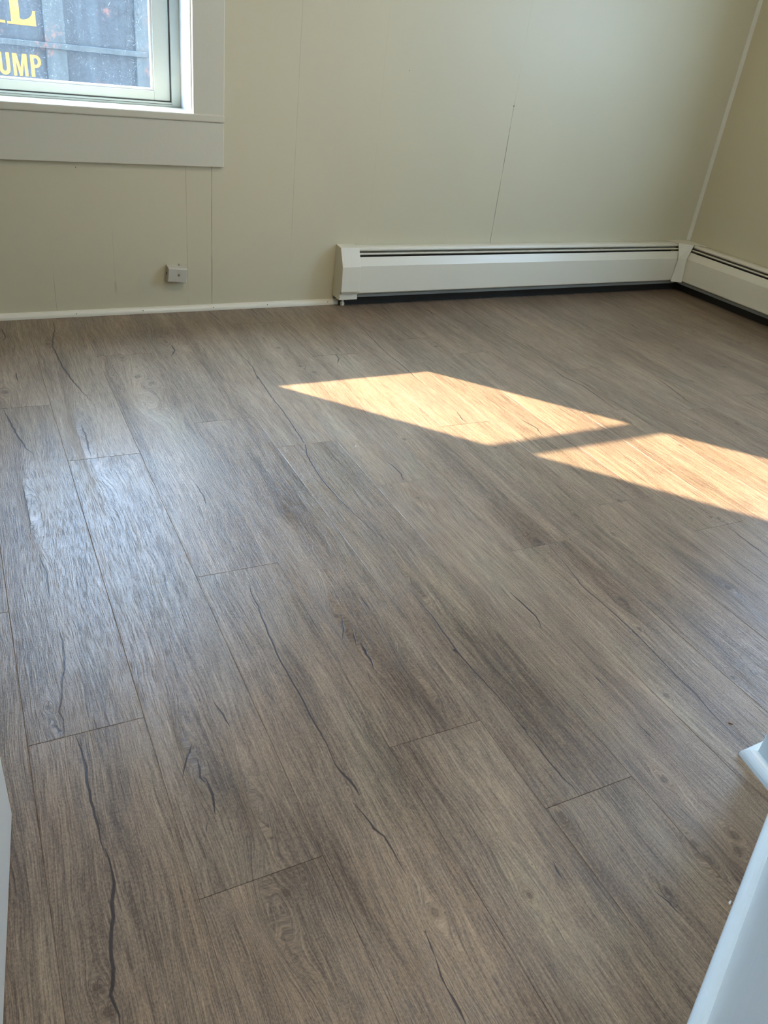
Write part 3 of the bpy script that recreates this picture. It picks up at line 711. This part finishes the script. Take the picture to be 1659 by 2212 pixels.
# ------------------------------------------------------------------ hydronic baseboard heaters
HX0, HX1 = 1.459, 3.395
def bk(x): return lambda d, z: (x, YB - d, z)
def rt(y): return lambda d, z: (XR - d, y, z)
def thin(pts, t=0.0012):
    """open sheet profile given a thickness"""
    out = []
    for i, p in enumerate(pts):
        a, b_ = pts[max(0, i - 1)], pts[min(len(pts) - 1, i + 1)]
        L = math.hypot(b_[0] - a[0], b_[1] - a[1])
        out.append((p[0] - (b_[1] - a[1]) / L * t, p[1] + (b_[0] - a[0]) / L * t))
    return list(pts) + out[::-1]
def heater(name, frames, label, toe, lip):
    r = empty(name, (0, 0, 0))
    tag(r, label, 'heater', 'baseboard heaters meeting in the back right corner')
    def part(n, prof, m, fr=frames, bev=0.0):
        b = bmesh.new(); sweep(b, prof, fr); return obj(n, b, m, r, bev)
    part('back_panel', [(0.0005, 0.022), (0.004, 0.022), (0.004, 0.238), (0.0005, 0.238)], M['enamel_grey'])
    part('top_hood', thin([(0.002, 0.239), (0.033, 0.239), (0.0405, 0.2355), (0.0425, 0.230), (0.0405, 0.2255), (0.034, 0.2245)]), M['enamel'])
    part('damper', thin([(0.020, 0.2165), (0.0405, 0.2120), (0.0475, 0.2165), (0.0475, 0.2135), (0.040, 0.2085)], .001), M['enamel'])
    part('front_panel', thin([(0.048, 0.2015), (0.0535, 0.2035), (0.0700, 0.1715), (0.0735, 0.0640), (0.0700, 0.0600), (0.058, 0.0600)]), M['enamel'])
    part('fin_tube', [(0.012 + .022 * (1 + math.cos(a)), 0.125 + .045 * math.sin(a)) for a in [i * math.pi / 4 + math.pi / 8 for i in range(8)]], M['dark'])
    part('bottom_lip', thin([(0.058, 0.0585), (0.067, 0.054), (0.066, 0.0445), (0.055, 0.041)]), M['enamel_grey'], lip)
    part('toe_shade', [(0.022, 0.001), (0.026, 0.001), (0.026, 0.045), (0.022, 0.045)], M['dark'], toe)  # near-black strip stands in for the shade under the heater
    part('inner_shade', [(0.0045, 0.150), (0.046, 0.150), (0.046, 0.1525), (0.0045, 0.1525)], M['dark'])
    return r, part
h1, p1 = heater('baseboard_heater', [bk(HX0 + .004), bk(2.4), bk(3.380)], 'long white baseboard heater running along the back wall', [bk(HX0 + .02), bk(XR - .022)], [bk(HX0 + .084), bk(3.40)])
cap_prof = [(0.0, 0.036), (0.050, 0.033), (0.066, 0.034), (0.0665, 0.068), (0.081, 0.070), (0.0765, 0.170), (0.0450, 0.2400), (0.0, 0.2435)]
p1('end_cap', cap_prof, M['enamel'], [bk(HX0), bk(HX0 + 0.083)], 0.0012)
def slab(n, bs, m, par, bev=0.0, **k): return obj(n, boxes(*bs), m, par, bev, **k)
b = bmesh.new(); cyl(b, (1.489, 2.905, 0.0095), 0.009, 0.012, 'x', 16); box(b, 1.4855, 1.4925, 2.900, 2.910, 0.010, 0.040)
obj('foot', b, M['enamel'], h1)
# inside corner cover between the two runs
b = bmesh.new()
cprof = [(0.0775, 0.056), (0.0765, 0.1735), (0.0455, 0.2405)]
ringL, ringR = [], []
for d, z in cprof:
    ringL.append(b.verts.new((3.374 - (0.2405 - z) * 0.08, YB - d, z)))
    ringR.append(b.verts.new((XR - d, 2.8385 + (z - .056) * 0.10, z)))
wl = b.verts.new((3.335, YB - 0.0005, 0.2440)); wc = b.verts.new((XR - .0005, YB - .0005, 0.2440)); wr = b.verts.new((XR - .0005, 2.795, 0.2440))
for i in range(2): b.faces.new((ringL[i], ringL[i + 1], ringR[i + 1], ringR[i]))
b.faces.new((ringL[2], wl, wc, wr, ringR[2]))
cc_ = obj('corner_cover', b, M['enamel'], h1)
sm = cc_.modifiers.new('thickness', 'SOLIDIFY'); sm.thickness = 0.0014; sm.offset = 0
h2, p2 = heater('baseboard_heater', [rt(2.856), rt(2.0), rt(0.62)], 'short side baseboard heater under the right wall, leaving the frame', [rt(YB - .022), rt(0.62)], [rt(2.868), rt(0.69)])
p2('end_cap', cap_prof, M['enamel'], [rt(0.60), rt(0.68)], 0.0012)

# ------------------------------------------------------------------ small box on the back wall
jk = empty('cable_junction_box', (0.8045, YB, 0.1430))
jk.rotation_euler = (0, math.radians(4.6), 0)
tag(jk, 'small off white plastic cable box screwed crooked on the back wall below the window', 'wall box')
b = bmesh.new()
ww, hh, dd = 0.0345, 0.0275, 0.027
vs0 = [b.verts.new((x, 0, z)) for x, z in ((-ww - .002, -hh - .001), (ww + .003, -hh - .001), (ww + .003, hh + .004), (-ww - .002, hh + .004))]
vs1 = [b.verts.new((x, -dd + .004, z)) for x, z in ((-ww - .001, -hh), (ww + .002, -hh), (ww + .002, hh - .002), (-ww - .001, hh - .002))]
vs2 = [b.verts.new((x, -dd, z)) for x, z in ((-ww + .001, -hh + .002), (ww, -hh + .002), (ww, hh - .006), (-ww + .001, hh - .006))]
b.faces.new(vs0); b.faces.new(vs2)
for A_, B_ in ((vs0, vs1), (vs1, vs2)):
    for i in range(4):
        j = (i + 1) % 4
        b.faces.new((A_[i], A_[j], B_[j], B_[i]))
obj('cover', b, M['jack'], jk, 0.0012)
b = bmesh.new(); cyl(b, (0.005, -dd - .0004, 0.000), 0.0034, 0.0015, 'y', 20); sc_ = obj('screw', b, M['metal'], jk)
b = bmesh.new(); cyl(b, (0.005, -dd + .0001, 0.000), 0.0042, 0.0008, 'y', 20); obj('screw_recess', b, M['nail'], jk)
slab('side_slot', [(-ww - .0022, -ww - .0004, -0.015, -0.009, -0.002, 0.006)], M['dark'], jk)
slab('cable_clip', [(0.008, 0.013, -0.008, 0.0, hh + .003, hh + .009)], M['jack'], jk, 0.001)

# ------------------------------------------------------------------ crumbs on the floor
def crumb(name, x, y, s, m, label, cat, long=1.0, rz=0.0):
    b = bmesh.new()
    bmesh.ops.create_icosphere(b, subdivisions=1, radius=s)
    r = random.Random(int(x * 999))
    for v in b.verts:
        v.co = Vector((v.co.x * long, v.co.y, v.co.z * .5)) * r.uniform(.75, 1.2)
    o = obj(name, b, m)
    o.location = (x, y, s * .42); o.rotation_euler = (0, 0, rz)
    tag(o, label, cat)
crumb('paint_chip', 0.968, 1.730, 0.0022, M['bead'], 'tiny white crumb on the floor just in front of the farther sunlit patch', 'crumb')
crumb('paint_chip', 0.851, 0.300, 0.0020, M['bead'], 'thin pale splinter beside the near right quarter round', 'crumb', 2.4, 0.4)
crumb('wood_chip', 1.140, 0.547, 0.0018, M['chip'], 'small reddish brown wood chip near the partition corner', 'wood chip', 3.0, -0.8)


# ------------------------------------------------------------------ unseen ceiling lamps, added as fill light
def added_fill_lamp(lx, ly, label, k):
    lp = empty('added_fill_lamp', (lx, ly, ZC))
    tag(lp, label, 'lamp', 'added fill lamps')
    b = bmesh.new(); cyl(b, (0, 0, -.015), .17, .03, 'z', 40); obj('base', b, M['enamel'], lp, .003)
    t = NT('fill_lamp_glow')
    e = t.n('ShaderNodeEmission'); e.inputs[0].default_value = (1.0, 0.84, 0.63, 1); e.inputs[1].default_value = FILL_LAMP * 0.25 * k
    t.t.links.new(e.outputs[0], t.out.inputs[0])
    b = bmesh.new()
    prof = [(0.16 * math.cos(a), -0.03 - 0.075 * math.sin(a)) for a in [math.pi / 2 * i / 8 for i in range(9)]]
    rings = [[b.verts.new((max(r_, .0005) * math.cos(2 * math.pi * i / 40), max(r_, .0005) * math.sin(2 * math.pi * i / 40), z_)) for i in range(40)] for r_, z_ in prof]
    for A_, B_ in zip(rings[:-1], rings[1:]):
        for i in range(40): b.faces.new((A_[i], A_[(i + 1) % 40], B_[(i + 1) % 40], B_[i]))
    obj('shade', b, t.m, lp, smooth=True)
added_fill_lamp(1.45, 1.35, 'added fill lamp, round and white, on the unseen ceiling of the room', 1.0)
added_fill_lamp(0.10, -0.95, 'added fill lamp, round and white, in the unseen passage behind the doorway', 0.50)  # second added fill light, lifts the floor near the camera

# ------------------------------------------------------------------ outside: yard and truck
tag(obj('ground', boxes((-25, 25, YB + WT + .01, 40, -0.62, -0.52), (-25, XL - .3, -12, YB + WT, -0.62, -0.52), (XR + .3, 25, -12, YB + WT, -0.62, -0.52)), M['ground']), None, None, None, 'structure')
TY = 6.0
tr_ = empty('truck', (-0.4, TY + 1.1, -0.52))
tag(tr_, 'weathered blue grey truck with yellow lettering parked outside the window', 'truck')
tl = tr_.location.copy()
def tobj(n, bm, m, bev=0.0, parent=None):
    for v in bm.verts: v.co -= tl
    return obj(n, bm, m, parent or tr_, bev)
tobj('body_panel', boxes((-3.2, 1.62, TY, TY + 2.2, 0.28, 2.55)), M['truck'], 0.01)
for x0, x1 in ((0.862, 0.985), (1.412, 1.535), (-0.15, -0.02), (-1.2, -1.07), (-2.3, -2.17)):
    tobj('rib', boxes((x0, x1, TY - .035, TY, 0.30, 2.50)), M['truckrib'], 0.006)
tobj('rail', boxes((-3.2, 1.478, TY - .050, TY - .0352, 0.668, 0.702)), M['truckrib'], 0.004)
tobj('cab', boxes((-4.7, -3.3, TY + .05, TY + 2.1, 0.15, 1.9)), M['truck'], 0.08)
tobj('chassis', boxes((-4.6, 1.55, TY + .5, TY + 1.7, 0.02, 0.27)), M['dark'])
for x in (-4.0, -0.6, 0.6):
    for y in (TY + .18, TY + 1.95):
        b = bmesh.new(); cyl(b, (x, y, -0.07), 0.45, 0.26, 'y', 36)
        w_ = tobj('wheel', b, M['rubber'], 0.03)
        b = bmesh.new(); cyl(b, (x, y - .12, -0.07), 0.24, 0.05, 'y', 28)
        tobj('rim', b, M['truckrib'], 0.01, parent=w_)
def glyph(polys, ox, oz, sx, sz):
    b = bmesh.new()
    for poly in polys:
        pts = [(ox + x * sx, oz + z * sz) for x, z in poly]
        f = b.faces.new([b.verts.new((x, TY - .0025, z)) for x, z in pts])
        r = bmesh.ops.extrude_face_region(b, geom=[f])
        for v in r['geom']:
            if isinstance(v, bmesh.types.BMVert): v.co.y = TY - .0004
    tobj('letter', b, M['letter'])
def arc(cx, cz, rx, rz, a0, a1, n=10):
    return [(cx + rx * math.cos(math.radians(a0 + (a1 - a0) * i / n)), cz + rz * math.sin(math.radians(a0 + (a1 - a0) * i / n))) for i in range(n + 1)]
# serif A and L, in units of the cap height
def band(outer, inner):
    return [[outer[i], outer[i + 1], inner[i + 1], inner[i]] for i in range(len(outer) - 1)]
Lg = [[(0.0, 0.0), (0.62, 0.0), (0.62, 0.05), (0.30, 0.05), (0.28, 0.05), (0.0, 0.05)],
      [(0.09, 0.05), (0.28, 0.05), (0.28, 0.95), (0.09, 0.95)], [(0.0, 0.95), (0.37, 0.95), (0.37, 1.0), (0.0, 1.0)],
      [(0.28, 0.05)] + [(0.62, 0.05), (0.62, 0.30), (0.56, 0.30)] + arc(0.32, 0.30, 0.24, 0.19, 0, -90, 8)[1:] + [(0.28, 0.13)]]
glyph(Lg, 0.661, 0.778, 0.262, 0.262)
Ag = [[(0.0, 0.0), (0.24, 0.0), (0.24, 0.05), (0.0, 0.05)], [(0.46, 0.0), (0.86, 0.0), (0.86, 0.05), (0.46, 0.05)],
      [(0.09, 0.05), (0.15, 0.05), (0.42, 0.86), (0.38, 1.0)], [(0.56, 0.05), (0.76, 0.05), (0.45, 1.0), (0.38, 1.0)], [(0.22, 0.30), (0.60, 0.30), (0.58, 0.36), (0.24, 0.36)]]
glyph(Ag, 0.425, 0.780, 0.262, 0.262)
# plain bold U, M and P
H_ = 0.122
Ug = [[(0, .3), (.17, .3), (.17, 1), (0, 1)], [(.36, .3), (.53, .3), (.53, 1), (.36, 1)]] + band(arc(.265, .3, .265, .3, 180, 360), arc(.265, .3, .095, .13, 180, 360))
glyph(Ug, 0.585, 0.502, H_, H_)
Mg = [[(0, 0), (.15, 0), (.15, .66), (.28, 0), (.40, 0), (.53, .66), (.53, 0), (.68, 0), (.68, 1), (.47, 1), (.34, .36), (.21, 1), (0, 1)]]
glyph(Mg, 0.666, 0.502, H_, H_)
Pg = [[(0, 0), (.17, 0), (.17, 1), (0, 1)], [(.17, .86), (.25, .86), (.25, 1), (.17, 1)], [(.17, .42), (.25, .42), (.25, .56), (.17, .56)]] + band(arc(.25, .71, .26, .29, 90, -90), arc(.25, .71, .11, .15, 90, -90))
glyph(Pg, 0.768, 0.502, H_, H_)
